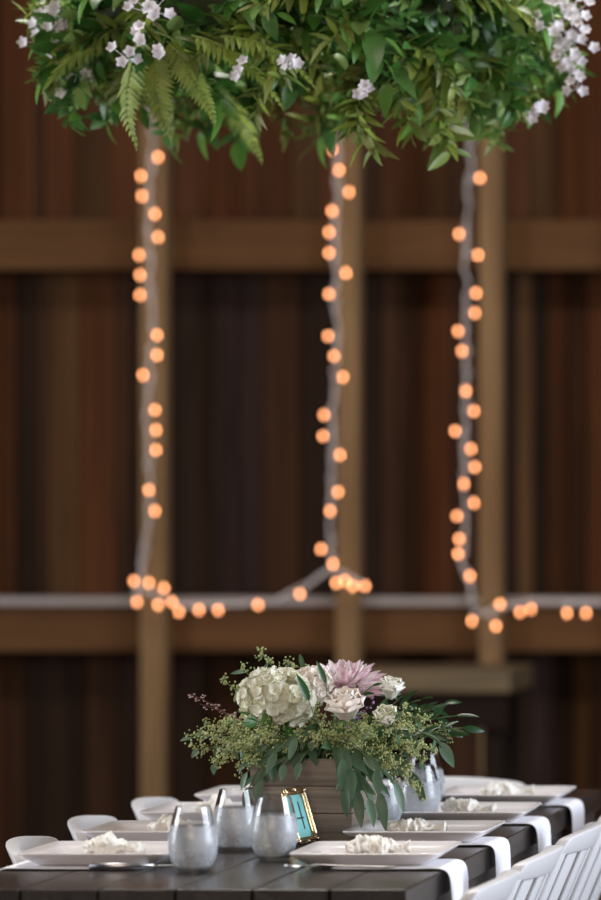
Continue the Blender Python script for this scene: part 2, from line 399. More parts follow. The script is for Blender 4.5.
def make_plate():
    q = MB(); rings = [(.104, 0), (.107, .002), (.122, .011), (.1342, .0200), (.135, .0215), (.1338, .0232), (.120, .0140), (.104, .0062), (.05, .0055), (.0, .0055)]
    ns = 96; vs = []; fs = []
    for h, z in rings:
        for k in range(ns):
            t = 2*PI*(k + .5)/ns; c_, s_ = math.cos(t), math.sin(t); e = 16.0
            rr = h / (abs(c_)**e + abs(s_)**e) ** (1/e); lift = 0
            vs.append((rr*c_, rr*s_, z + lift))
    for i in range(len(rings)-1):
        for k in range(ns):
            k2 = (k+1) % ns; fs.append((i*ns+k, i*ns+k2, (i+1)*ns+k2, (i+1)*ns+k))
    fs.append(tuple(range(ns))[::-1]); q.add(vs, fs)
    return q.build('square_plate', M['china'])
def make_favour(seed, L=.105, H=.03):
    """crumpled wrap: an irregular folded bundle with a gathered tail"""
    rg = random.Random(seed); q = MB(); nu, nv = 46, 26; vs = []; fs = []
    off = rv(rg, 5)
    for i in range(nu + 1):
        u = i/nu; env = (math.sin(PI*min(1, u*1.25 + .02)) ** .5 if u < .55 else .28 + .72*max(0, 1-(u-.55)/.25)) if u < .9 else .25 + .3*(u-.9)/.1
        if u < .04: env = .35
        for j in range(nv):
            a = 2*PI*j/nv; d = Vector((0, math.cos(a), math.sin(a)))
            p = Vector(((u-.5)*L, 0, 0)) + d * (H*.62*env)
            nn = noise.noise(p*60 + off)*.7 + (.5 - abs(noise.noise(p*110 + off))*1.6)*.75 + noise.noise(p*260 + off)*.25
            p = Vector(((u-.5)*L, 0, 0)) + Vector((0, d.y*1.35, d.z)) * (H*.62*env) * (1 + nn)
            p.z = max(-.45*H, p.z); vs.append(p + Vector((0, 0, .45*H)))
    for i in range(nu):
        for j in range(nv):
            j2 = (j+1) % nv; fs.append((i*nv+j, i*nv+j2, (i+1)*nv+j2, (i+1)*nv+j))
    fs += [tuple(range(nv))[::-1], tuple(range(nu*nv, nu*nv+nv))]
    q.add(vs, fs); return q
def make_fork():
    r_ = empty('fork', (0, 0, 0))
    q = MB(); pts = [(.10, 0, .001), (.06, 0, .0015), (0, 0, .003), (-.03, 0, .005), (-.045, 0, .004)]
    ws = [.009, .007, .0035, .004, .011]; vs = []; fs = []
    for (x, y, z), w in zip(pts, ws): vs += [(x, -w, z), (x, w, z), (x, w, z+.002), (x, -w, z+.002)]
    for i in range(4):
        for k in range(4): fs.append((i*4+k, i*4+(k+1) % 4, i*4+4+(k+1) % 4, i*4+4+k))
    fs += [(3,2,1,0), (16,17,18,19)]; q.add(vs, fs); q.build('handle', M['silver'], r_, bevel=.0006)
    q = MB()
    for y in (-.009, -.003, .003, .009): q.tube([(-.044, y, .005), (-.07, y, .002), (-.092, y, .005)], [.0018, .0016, .001], 6)
    q.build('tines', M['silver'], r_); return r_
def make_knife():
    r_ = empty('table_knife', (0, 0, 0))
    q = MB(); q.tube([(-.10, 0, .004), (-.05, 0, .004), (.01, 0, .004)], [.0055, .005, .0035], 8); q.build('handle', M['silver'], r_)
    q = MB(); vs = [(.01,-.004,.0035),(.08,-.006,.0035),(.105,.0,.0035),(.10,.008,.0035),(.01,.005,.0035)]
    vs2 = [(x, y, z+.0012) for x, y, z in vs]; q.add(vs+vs2, [(4,3,2,1,0),(5,6,7,8,9)]+[(i,(i+1)%5,(i+1)%5+5,i+5) for i in range(5)])
    q.build('blade', M['silver'], r_, bevel=.0004, smooth=False); return r_
plate0 = make_plate(); pn = 0; fork0 = knife0 = None
rows = [7.375, 7.855, 8.335, 8.815]
lx = [-1.905, -1.92, -1.93, -1.935]
rw = ['nearest', 'second', 'third', 'furthest']
for side in (1, -1):
    for i, y in enumerate(rows):
        x = -1.425 if side > 0 else lx[i]
        sd = 'on the side with the hanging napkins' if side > 0 else 'on the side of the three water glasses'
        pl = plate0 if pn == 0 else plate0.copy()
        if pn: C.objects.link(pl)
        pn += 1; pl.location = (x, y, TZ + .0062); pl.rotation_euler.z = R([.6, -.8, .5, -.4][i] * side)
        tag(pl, f'white square plate, {rw[i]} from the camera {sd}', 'plate', 'white square plates on the table')
        if side > 0: napkin(1, y - [.055, .045, .02, .01][i], [.185, .175, .18, .18][i], [.17, .16, .17, .16][i], i*3+1, x - .06, f'white linen napkin hanging over the table edge under the {rw[i]} plate')
        else: napkin(-1, y - .05, .19, .12, i*5+2, x + .10, f'white linen napkin lying under the {rw[i]} plate {sd}')
        fv = make_favour(11 + pn*7, .115 if side > 0 else .12, .025 if i else .029).build('wedding_favour', M['favour'], loc=(x + [.0, -.02, .0, .0][i]*side, y + .01, TZ + .0145))
        fv.rotation_euler.z = R(rng.uniform(-25, 25)); tag(fv, f'crumpled white favour bundle on the {rw[i]} plate ' + ('of the hanging-napkin side' if side > 0 else 'of the water-glass side'), 'wedding favour', 'crumpled favours on the plates')
        if side > 0 and i < 2:
            fk = make_fork() if fork0 is None else copy_tree(fork0); fork0 = fork0 or fk
            fk.location = (-1.465, y - .152, TZ + .006); fk.rotation_euler.z = R(4)
            tag(fk, f'silver fork lying beside the {rw[i]} plate {sd}', 'fork', 'silver cutlery on the table')
        if side < 0 and i < 1:
            fk = make_knife() if knife0 is None else copy_tree(knife0); knife0 = knife0 or fk
            fk.location = (-1.80, y - .150, TZ + .006); fk.rotation_euler.z = R(6)
            tag(fk, f'silver knife lying beside the {rw[i]} plate {sd}', 'knife', 'silver cutlery on the table')

# ------------------------------------------------------------------ stemless glasses of water
outer = [(.0, .0), (.018, .0), (.0225, .0004), (.026, .002), (.0300, .0065), (.0340, .013), (.0380, .021), (.0405, .029), (.0422, .037), (.0430, .045), (.0431, .053), (.0425, .061), (.0411, .070), (.0392, .079), (.0370, .088), (.0347, .097), (.0323, .106), (.0300, .1145), (.0298, .1152)]
inner = [(r__ - .0009, z__ if z__ > .02 else z__ + .006*(1 - z__/.03)) for r__, z__ in reversed(outer[3:])] + [(.018, .0068), (.0, .0065)]
def make_glass():
    r_ = empty('stemless_glass', (0, 0, 0))
    q = MB(); q.lathe(outer + [(.0295, .1156), (.0291, .1156)] + inner, 64); q.build('glass_body', M['glass'], r_)
    ins = [(r*.985, z + .0004) for r, z in reversed(inner) if z < .0795]; ins[0] = (0, .0072)
    q = MB(); q.lathe(ins + [(ins[-1][0] - .0003, .0802), (ins[-1][0] - .0008, .0804), (.0, .0804)], 48); q.build('water', M['water'], r_); return r_
g0 = make_glass()
for i, (px, py, D, lb) in enumerate([
    (193, 872, 7.21, 'frosted stemless water glass nearest the table front, beside the knife'),
    (236, 851, 7.635, 'stemless water glass set furthest back of the front three'),
    (274, 860, 7.445, 'stemless water glass standing in front of the gold frame'),
    (419, 822, 8.316, 'stemless glass under the hanging greenery, behind the second favour'),
    (424, 809, 8.68, 'stemless glass furthest away, peeking over the others behind the greenery'),
    (381, 829, 8.14, 'stemless glass close against the wooden box behind the drooping leaves')]):
    g = g0 if i == 0 else copy_tree(g0)
    g.location = ((px-VX)/F*D, D, TZ + .0005); g.rotation_euler.z = i; tag(g, lb, 'glass', 'stemless water glasses on the table')

# ------------------------------------------------------------------ gold table-number frame
fr = empty('table_number_frame', (-1.636, 7.768, TZ + .002), label='small ornate gold frame holding a teal card with a number four', cat='picture frame')
fr.rotation_euler = (0, 0, R(76))
# local: x across the card, -y is its face, leaning back
def fpt(x, z, t): a = R(17); return Vector((x, z*math.sin(a) - t*math.cos(a), z*math.cos(a) + t*math.sin(a)))
FW, FH = .044, .108
q = MB()
for k, (ins, tt, rad) in enumerate(((0.002, .004, .0042), (.0062, .0075, .0030), (.0105, .004, .0024))):
    path = []
    a0, a1 = -FW + ins, FW - ins; b0, b1 = ins, FH - ins; rc = .011
    for (ccx, ccz, st) in ((a1-rc, b0+rc, -90), (a1-rc, b1-rc, 0), (a0+rc, b1-rc, 90), (a0+rc, b0+rc, 180)):
        for j in range(5): t = R(st + j*22.5); path.append(fpt(ccx + rc*math.cos(t), ccz + rc*math.sin(t), tt))
    path.append(path[0]); q.tube(path, rad, 8, cap=False)
q.build('frame_moulding', M['gold'], fr)
q = MB()
for sx in (-1, 1):
    for z in (.006, FH - .006):
        for dx, dz, r__ in ((0, 0, .006), (-.007, 0, .004), (0, .007 * (1 if z < .05 else -1), .004)): q.ball(fpt(sx*(FW-.006) + dx*sx, z+dz, .007), r__)
    q.ball(fpt(sx*(FW-.004), FH/2, .007), .0045)
for z in (.004, FH-.004): q.ball(fpt(0, z, .007), .005)
q.build('corner_ornament', M['gold'], fr)
q = MB(); vs = [fpt(x, z, .002) for x, z in ((-FW+.01, .01), (FW-.01, .01), (FW-.01, FH-.01), (-FW+.01, FH-.01))] + [fpt(x, z, -.003) for x, z in ((-FW+.01, .01), (FW-.01, .01), (FW-.01, FH-.01), (-FW+.01, FH-.01))]
q.add(vs, [(0,1,2,3), (7,6,5,4), (0,4,5,1), (1,5,6,2), (2,6,7,3), (3,7,4,0)]); card = q.build('card', M['teal'], fr, smooth=False)
q = MB()
def stroke(a, b_, w=.0032):
    a, b_ = Vector((a[0], 0, a[1])), Vector((b_[0], 0, b_[1])); d = (b_-a).normalized(); s_ = Vector((-d.z, 0, d.x))*w/2
    vs = [fpt(p.x, p.z, t) for t in (.0022, .0028) for p in (a-s_, b_-s_, b_+s_, a+s_)]
    q.add(vs, [(4,5,6,7), (0,3,2,1), (0,1,5,4), (1,2,6,5), (2,3,7,6), (3,0,4,7)])
stroke((.010, .028), (.010, .082), .004); stroke((-.018, .050), (.018, .050)); stroke((-.018, .050), (-.012, .080), .0036)
q.build('number', M['ink'], card, smooth=False)
q = MB(); q.add([(-.012, .018, .055), (.012, .018, .055), (.016, .05, -.001), (-.016, .05, -.001), (-.012, .021, .055), (.012, .021, .055), (.016, .053, -.001), (-.016, .053, -.001)], [(0,1,2,3), (7,6,5,4), (0,4,5,1), (1,5,6,2), (2,6,7,3), (3,7,4,0)])
q.build('easel_back', M['ink'], fr, smooth=False)

# ------------------------------------------------------------------ planter box
BX0, BX1, BY0, BY1, BH = -1.757, -1.562, 7.84, 8.09, .158
pb = empty('planter_box', ((BX0+BX1)/2, (BY0+BY1)/2, TZ + .001), label='rustic grey-brown wooden planter box holding the flowers', cat='planter')
hx, hy = (BX1-BX0)/2, (BY1-BY0)/2
def slats(name, x0, x1, y0, y1):
    q = MB()
    for k in range(3): q.box((x0, y0, k*BH/3 + .0006), (x1, y1, (k+1)*BH/3 - .0006))
    q.build(name, M['box'], pb, smooth=False, bevel=.001)
slats('front_panel', -hx, hx, -hy, -hy+.012); slats('back_panel', -hx, hx, hy-.012, hy)
slats('side_panel', hx-.012, hx, -hy+.012, hy-.012); slats('side_panel', -hx, -hx+.012, -hy+.012, hy-.012)
q = MB(); q.box((-hx+.012, -hy+.012, .002), (hx-.012, hy-.012, .012)); q.build('bottom_panel', M['box'], pb, smooth=False)
BT = TZ + BH
rg = random.Random(77)
def box_in(): return Vector((rg.uniform(BX0+.03, BX1-.03), rg.uniform(BY0+.03, BY1-.04), BT - .05))

# ------------------------------------------------------------------ centrepiece flowers
def flower_root(name, c, label, cat, group=None):
    t = empty(name, c, label=label, cat=cat); 
    if group: t['group'] = group
    end = Vector(((BX0+BX1)/2 + rg.uniform(-.04, .04), (BY0+BY1)/2 + rg.uniform(-.05, .05), TZ + .03)) - Vector(c)
    q = MB(); q.tube(bez((0, 0, -.01), (end.x*.4, end.y*.5, -.05), end, 7), .0025, 6); q.build('stem', M['stem'], t); return t
def petal(q, base, d, nrm, L, W, curl=.2, cup=.35, nx=4, ny=5, tipr=.0):
    """broad rounded petal, cupped across and curled along"""
    d = d.normalized(); s_ = d.cross(nrm).normalized(); nn = s_.cross(d).normalized(); vs = []; fs = []
    for j in range(ny + 1):
        t = j/ny; w = W/2*(.25 + .75*math.sin(PI*min(1, t*.62+.03))) * (1 if t < .8 else math.sqrt(max(0.02, 1-((t-.8)/.205)**2)))
        for i in range(nx + 1):
            u = i/nx*2 - 1
            vs.append(base + d*(L*t) + s_*(u*w) + nn*(cup*W*.5*u*u + curl*L*t*t - tipr*L*max(0, t-.7)*3))
    for j in range(ny):
        for i in range(nx): a = j*(nx+1)+i; fs.append((a, a+1, a+nx+2, a+nx+1))
    q.add(vs, fs)
def hydrangea(c, rx, ry, rz, nfl, label, m_='cream', seed=1):
    r2 = random.Random(seed); t = flower_root('hydrangea', c, label, 'flower'); q = MB()
    for k in range(nfl):
        z = 1 - 1.75*(k+.5)/nfl; a = k*2.39996; h = math.sqrt(max(0, 1-z*z)); nrm = Vector((h*math.cos(a), h*math.sin(a), z))
        nrm = (nrm + rv(r2, .13)).normalized(); p = Vector((nrm.x*rx, nrm.y*ry, nrm.z*rz)) * r2.uniform(.90, 1.04)
        t1 = nrm.cross(Vector((.2, .3, 1))).normalized(); t2 = nrm.cross(t1); a0 = r2.uniform(0, PI); sz = r2.uniform(.0105, .0145)
        for j in range(4):
            an = a0 + j*PI/2 + r2.uniform(-.15, .15); d = t1*math.cos(an) + t2*math.sin(an)
            petal(q, p, d + nrm*r2.uniform(.1, .5), nrm, sz, sz*1.15, r2.uniform(-.1, .35), r2.uniform(.1, .45), 3, 4)
        q.ball(p + nrm*.001, .0013)
    q.build('bloom', M[m_], t)
    q = MB(); n_ = 16; pr = [(rx*.8*math.sin(PI*i/n_), -rz*.8*math.cos(PI*i/n_)) for i in range(n_+1)]; q.lathe(pr, 24); q.build('flower_head_core', M['cream'], t)
def rose(c, r, label, m_, seed, axis=(0, -.75, .65), group=None, open_=.55):
    r2 = random.Random(seed); t = flower_root('rose', c, label, 'flower', group); q = MB(); ax = Vector(axis).normalized()
    t1 = ax.cross(Vector((.1, .2, 1))).normalized(); t2 = ax.cross(t1)
    for ring, (n_, rad, tilt, L, W) in enumerate([(3, .10, .03, 1.30, .75), (3, .20, .07, 1.34, .95), (4, .32, .12, 1.34, 1.1), (5, .46, .20, 1.30, 1.2), (5, .58, open_*.8, 1.22, 1.35), (6, .62, open_*1.3, 1.05, 1.4)]):
        for j in range(n_):
            an = 2*PI*(j + .37*ring)/n_ + r2.uniform(-.12, .12); o = t1*math.cos(an) + t2*math.sin(an)
            d = ax*math.cos(tilt) + o*math.sin(tilt); base = o*(rad*r*.55) - ax*(r*.55)
            petal(q, base, d, -o*math.cos(tilt) + ax*math.sin(tilt), r*L*r2.uniform(.95, 1.05), r*W*1.05, -.10, .5, 5, 6, .02 + ring*.03)
    q.build('petals', M[m_], t, sub=1)
    q = MB()
    for j in range(5):
        an = 2*PI*j/5; o = t1*math.cos(an) + t2*math.sin(an); q.leaf(-ax*r*.6, o*.8 + ax*.4, ax, r*.8, r*.3)
    q.build('sepals', M['euc'], t)
def dahlia(c, r, label, seed, axis):
    r2 = random.Random(seed); t = flower_root('dahlia', c, label, 'flower'); q = MB(); ax = Vector(axis).normalized()
    t1 = ax.cross(Vector((.1, .2, 1))).normalized(); t2 = ax.cross(t1)
    for ring in range(8):
        n_ = [6, 9, 12, 14, 16, 18, 18, 16][ring]; tilt = .12 + ring*.215
        for j in range(n_):
            an = 2*PI*(j + .5*(ring % 2))/n_ + r2.uniform(-.08, .08); o = t1*math.cos(an) + t2*math.sin(an); tl = tilt + r2.uniform(-.08, .08)
            d = ax*math.cos(tl) + o*math.sin(tl); up = -o*math.cos(tl) + ax*math.sin(tl)
            L = r*(.45 + .075*ring)*r2.uniform(.92, 1.08); q.leaf(o*(r*.10) - ax*r*.15, d, up, L, L*.30, -.12, .75, wide=.5)
    q.build('petals', M['pink'], t)
hydrangea(P(277, 699, 7.90), .069, .060, .055, 230, 'large cream hydrangea head at the front of the centrepiece', seed=3)
hydrangea(P(312, 685, 7.94), .032, .032, .030, 70, 'smaller cream hydrangea head behind the pale rose', 'blush', seed=9)
rose(P(346, 708, 7.83), .043, 'pale blush rose open at the front of the centrepiece', 'blush', 5, (-.05, -.42, .9), open_=.36)
rose(P(391, 690, 7.90), .030, 'upper ivory rose near the ruscus leaves', 'ivory', 8, (.15, -.35, .9), open_=.28)
rose(P(386, 718, 7.81), .029, 'lower ivory rose among the seeded eucalyptus', 'ivory', 12, (.2, -.6, .7), open_=.28)
dahlia(P(343, 684, 8.06), .090, 'pink spiky dahlia at the top of the centrepiece', 21, (.03, -.30, 1))

# ------------------------------------------------------------------ centrepiece greenery
def seeded(tip, label, group, seed, lift=.05, base=None):
    r2 = random.Random(seed); b0 = base or box_in(); tip = Vector(tip); t = empty('seeded_eucalyptus', b0, label=label, cat='greenery'); t['group'] = group
    mid_ = (tip*.55 + b0*.45) + Vector((0, 0, lift)); pts = [p - b0 for p in bez(b0, mid_, tip, 14)]
    q = MB(); q.tube(pts, [.0016]*7 + [.001]*7, 5); q.build('stem', M['stem'], t)
    s_ = MB(); lf = MB()
    L = (tip - b0).length; 
    for i in range(5, 14):
        p = pts[i]; d = (pts[i] - pts[i-1]).normalized()
        for k in range(3):
            o = (rv(r2) + d*.7 + Vector((0, 0, .2))).normalized(); e = p + o*r2.uniform(.009, .021)*(1.1 if i < 12 else .7)
            s_.tube([p, e], [.0006, .0004], 3, False)
            for m__ in range(6): s_.ball(e + rv(r2, .0042), r2.uniform(.0014, .0024), 1, 1, 1.25)
        if r2.random() < .35: lf.leaf(p, (rv(r2) + d*.6 + Vector((0, 0, -.3))), (rv(r2, .4) + Vector((0, -.4, 1))), r2.uniform(.018, .034), r2.uniform(.008, .014))
    s_.build('seed_clusters', M['seed'], t)
    if lf.v: lf.build('leaves', M['euc'], t)
def leafy(tip, label, group, seed, m_='euc', L=.055, W=.02, n_=6, lift=.05, kind='eucalyptus_sprig', start=.4, base=None, spread=.8, dn=.0, facing=None):
    r2 = random.Random(seed); b0 = base or box_in(); tip = Vector(tip); t = empty(kind, b0, label=label, cat='greenery'); t['group'] = group
    mid_ = (tip*.6 + b0*.4) + Vector((0, 0, lift)); pts = [p - b0 for p in bez(b0, mid_, tip, 16)]
    q = MB(); q.tube(pts, .0013, 5); q.build('stem', M['stem'], t); lf = MB()
    for k in range(n_):
        i = min(15, int(15*(start + (1-start)*k/max(1, n_-1)))); p = pts[i]; d = (pts[i]-pts[max(0, i-1)]).normalized()
        o = d.cross(Vector((0, -1, .2))).normalized() * (1 if k % 2 else -1)
        dirn = d + o*spread*(0 if k == n_-1 else 1) + rv(r2, .18) + Vector((0, 0, -dn))
        up = (facing or Vector((.1, -.8, .6))) + rv(r2, .35)
        lf.leaf(p, dirn, up, L*r2.uniform(.75, 1.1), W*r2.uniform(.85, 1.15), r2.uniform(.0, .3), .25)
    lf.build('leaves', M[m_], t)
s = 100
A = 'pale seeded eucalyptus sprig spilling from the box beside the water glasses'
Bq = 'wispy seeded eucalyptus sprig rising above the cream hydrangea'
Cq = 'seeded eucalyptus sprig low at the front rim of the box'
Dq = 'seeded eucalyptus sprig spilling from the box beside the ivory roses'
for px, py in [(190,738),(198,750),(212,733),(228,752),(214,764),(240,768),(226,722),(206,727),(246,742),(236,735)]:
    s += 1; seeded(P(px, py, rg.uniform(7.74, 7.98)), A, 'seeded eucalyptus by the water glasses', s, .06 if py < 755 else .09)
for px, py in [(228,684),(246,672),(263,655),(288,664),(238,695),(302,668)]:
    s += 1; seeded(P(px, py, rg.uniform(7.98, 8.08)), Bq, 'seeded eucalyptus above the hydrangea', s, .01)
for px, py in [(262,737),(300,738),(333,736),(356,742),(252,760),(287,748),(318,741)]:
    s += 1; seeded(P(px, py, rg.uniform(7.77, 7.82)), Cq, 'seeded eucalyptus at the front rim', s, .05)
for px, py in [(396,737),(410,727),(424,718),(440,726),(447,738),(432,748),(420,760),(402,766),(411,782),(385,748),(421,792),(402,712),(367,730),(414,742),(372,748),(395,775)]:
    s += 1; seeded(P(px, py, rg.uniform(7.76, 8.02)), Dq, 'seeded eucalyptus by the ivory roses', s, .06 if py < 750 else .11)
E1 = 'drooping grey-green eucalyptus leaves over the box beside the water glasses'
E2 = 'long drooping grey-green eucalyptus leaves over the box side by the glasses behind'
for px, py, D in [(250,786,7.80),(262,780,7.80),(247,772,7.79),(284,764,7.79),(300,762,7.79),(276,752,7.79),(296,738,7.80)]:
    s += 1; leafy(P(px, py, D), E1, 'eucalyptus leaves by the water glasses', s, L=.046, W=.016, n_=5, lift=.09, start=.55, dn=.7)
for px, py, D in [(345,786,7.79),(358,790,7.80),(368,798,7.79),(380,792,7.84),(352,770,7.78),(394,782,7.86),(343,758,7.78),(376,770,7.78),(408,770,7.9),(440,742,7.9)]:
    s += 1; leafy(P(px, py, D), E2, 'eucalyptus leaves by the glasses behind', s, L=.070, W=.021, n_=4, lift=.10, start=.5, dn=.9, spread=.6)
G = 'dark glossy ruscus sprig reaching out past the ivory roses'
for px, py, D in [(463,728,7.95),(456,716,8.0),(444,704,8.02),(430,710,7.9),(420,700,8.0),(448,733,7.92)]:
    s += 1; leafy(P(px, py, D), G, 'ruscus past the ivory roses', s, 'ruscus', .044, .014, 7, .04, 'ruscus_sprig', .45, spread=.55)
for px, py, D in [(398,700,7.84),(404,712,7.84),(372,686,7.86)]:
    s += 1; leafy(P(px, py, D), 'dark ruscus sprig crossing in front of the ivory roses', 'ruscus across the ivory roses', s, 'ruscus', .030, .010, 5, .02, 'ruscus_sprig', .6, spread=.8)
H_ = 'dark green filler leaves tucked between the flowers at the box rim'
for k in range(26):
    a = rg.uniform(0, 2*PI); rr = rg.uniform(.2, 1); tip = Vector((-1.655 + math.cos(a)*.15*rr, 7.96 + math.sin(a)*.11*rr, BT + rg.uniform(.0, .045)))
    s += 1; leafy(tip, H_, 'filler leaves at the box rim', s, 'ruscus' if k % 2 else 'salal', .042, .018, 8, .02, 'leafy_sprig', .2, spread=.9)
s += 1; leafy(P(248, 716, 7.80), 'broad dark green leaf sprig below the cream hydrangea', 'broad leaves', s, 'salal', .04, .026, 4, .02, 'leafy_sprig', .7)
# one pointed leaf across the hydrangea, one on the dahlia
for nm, a, b_, D, lb in (('salal_leaf', (309,701), (297,674), 7.80, 'single pointed green leaf across the cream hydrangea'), ('salal_leaf', (326,684), (317,661), 7.86, 'single slim green leaf standing before the pink dahlia')):
    p0 = P(*a, D + .02); p1 = P(*b_, D); base = Vector((-1.66, 7.93, BT - .03)); t = empty(nm, base, label=lb, cat='greenery')
    q = MB(); q.tube(bez((0, 0, 0), (p0-base)*.6 + Vector((0, .10, 0)), p0-base, 8), .0007, 5); q.build('stem', M['stem'], t)
    q = MB(); q.leaf(p0-base, p1-p0, (.5, -1, .3), (p1-p0).length, .017 if nm and a[0] < 320 else .012, .05, .3); q.build('blade', M['ruscus'], t)
def budtwig(tip, label, m_, seed, nb, lift, r_=.0019, stem='twig'):
    r2 = random.Random(seed); b0 = box_in(); tip = Vector(tip); t = empty('bud_twig', b0, label=label, cat='flower')
    pts = [p-b0 for p in bez(b0, (tip+b0)/2 + Vector((0, 0, lift)), tip, 16)]; q = MB(); q.tube(pts, .0009, 5); q.build('stem', M[stem], t); q = MB()
    for k in range(nb):
        i = r2.randint(8, 15); p = pts[i] + rv(r2, .0035); q.ball(p, r_*r2.uniform(.7, 1.3), 1.4, 1, 1)
    q.build('buds', M[m_], t)
budtwig(P(190, 694, 7.9), 'thin twig of dusky pink buds poking out beside the cream hydrangea', 'pinkbud', 2, 34, .05)
budtwig(P(200, 704, 7.92), 'shorter twig of dusky pink buds just below the long one', 'pinkbud', 3, 20, .04)
budtwig(P(374, 703, 7.83), 'sprig of tiny purple buds between the blush rose and ivory roses', 'purple', 4, 36, .01, .0018)

# ------------------------------------------------------------------ hanging floral hoop
HC = Vector((-1.885, 8.95, 2.455)); HR = .44
hp = empty('floral_chandelier', HC, label='large hanging hoop of mixed greenery, ferns and small white flowers above the table', cat='floral chandelier')
q = MB(); q.tube([(HR*math.cos(a), HR*math.sin(a), 0) for a in [2*PI*i/48 for i in range(49)]], .012, 8, False); q.build('hoop', M['hoop'], hp)
for k in range(3):
    a = 2*PI*k/3 + .5; q = MB(); q.tube([(HR*math.cos(a), HR*math.sin(a), 0), (0, 0, 3.5)], .004, 6); q.build('hanging_rope', M['rope'], hp)
q = MB(); nu, nv = 72, 14; vs = []; fs = []
for i in range(nu):
    for j in range(nv):
        a = 2*PI*i/nu; b_ = 2*PI*j/nv; p = Vector((math.cos(a)*(HR + .035*math.cos(b_)), math.sin(a)*(HR + .035*math.cos(b_)), .06*math.sin(b_)))
        p *= 1 + .06*noise.noise(p*9); vs.append(p)
        fs.append((i*nv+j, ((i+1) % nu)*nv+j, ((i+1) % nu)*nv+(j+1) % nv, i*nv+(j+1) % nv))
q.add(vs, fs); q.build('moss_core', M['moss'], hp)
rg = random.Random(5); q = MB()                        # short leaves bound close to the hoop
for k in range(2600):
    a = rg.uniform(0, 2*PI); b_ = rg.uniform(0, 2*PI); rd = Vector((math.cos(a), math.sin(a), 0)); o = rd*math.cos(b_) + Vector((0, 0, math.sin(b_)))
    q.leaf(rd*HR + Vector((o.x*.033, o.y*.033, o.z*.055)), o*.6 + rv(rg, .55), o + rv(rg, .4), rg.uniform(.04, .075), rg.uniform(.014, .028), .3, .2)
q.build('hoop_foliage', M['salal'], hp)
def branch_mesh(kind, seed):
    r2 = random.Random(seed); q = MB()
    Lb = {'salal': .21, 'mix': .22, 'fern': .25}[kind]; pts = [Vector((Lb*t, r2.uniform(-.004, .004), .03*math.sin(t*2.6) - .05*t*t)) for t in [i/12 for i in range(13)]]
    q.tube(pts, [.0026]*6 + [.0014]*7, 4)
    if kind == 'fern':
        for i in range(19):
            t = (i+1)/20; k = min(11, int(t*12)); p = pts[k].lerp(pts[k+1], t*12-k); w = .058*math.sin(PI*(.22 + .78*t))**.8*(1.05-t*.5)
            for sd in (-1, 1): q.leaf(p, (.75, sd, r2.uniform(-.25, .15)), (0, 0, 1), w, .0115, .3, .1, wide=.35)
    else:
        n_ = 24 if kind == 'salal' else 36
        for i in range(n_):
            t = .05 + .95*i/n_; k = min(11, int(t*12)); p = pts[k].lerp(pts[k+1], t*12-k); a = i*2.4
            o = Vector((r2.uniform(.3, .9), math.cos(a), math.sin(a)*.8 + .1)); L = r2.uniform(.055, .090) if kind == 'salal' else r2.uniform(.045, .08)
            q.leaf(p, o, Vector((0, 0, 1)) + rv(r2, .3), L, L*(r2.uniform(.42, .56) if kind == 'salal' else .27), r2.uniform(.1, .5), .22)
    return q
protos = {}
for kind in ('salal', 'mix', 'fern'):
    for v in range(4): protos[kind, v] = branch_mesh(kind, 40 + v*3 + len(kind))
def branch(kind, a, b_, dirn, sc_, roll):
    """a: angle round the hoop, b_: angle round the greenery's section"""
    v = rg.randrange(4); key = (kind, v); nm = {'salal': 'leafy_branch', 'mix': 'mixed_foliage_branch', 'fern': 'fern_frond'}[kind]
    if isinstance(protos[key], MB): o = protos[key].build(nm, M[kind], hp); protos[key] = o
    else: o = protos[key].copy(); C.objects.link(o)
    p = Vector((math.cos(a)*(HR + .07*math.cos(b_)), math.sin(a)*(HR + .07*math.cos(b_)), .10*math.sin(b_)))
    x = Vector(dirn).normalized(); z = Vector((0, 0, 1)) - x*x.z
    if z.length < .2: z = Vector((math.cos(a), math.sin(a), .2)); z -= x*z.dot(x)
    z.normalize(); y = z.cross(x); mtx = Matrix((x, y, z)).transposed().to_4x4()
    o.matrix_local = Matrix.Translation(p) @ mtx @ Matrix.Rotation(roll, 4, 'X') @ Matrix.Scale(sc_, 4); return o
for k in range(166):
    a = 2*PI*k/83 + rg.uniform(-.06, .06); b_ = [-2.4, -1.6, -.9, -.2, .5, 1.3, .9, .1, -.6][k % 9] + rg.uniform(-.3, .3)
    rad = Vector((math.cos(a), math.sin(a), 0)); tan_ = Vector((-math.sin(a), math.cos(a), 0))*rg.choice([-1, 1])
    d = rad*math.cos(b_)*.7 + Vector((0, 0, math.sin(b_)*.7)) + tan_*rg.uniform(.5, 1.3)
    branch('salal' if k % 2 else 'mix', a, b_, d, rg.uniform(.7, 1.0) * (1 - .35*abs(math.cos(a))**3), rg.uniform(-.8, .8))
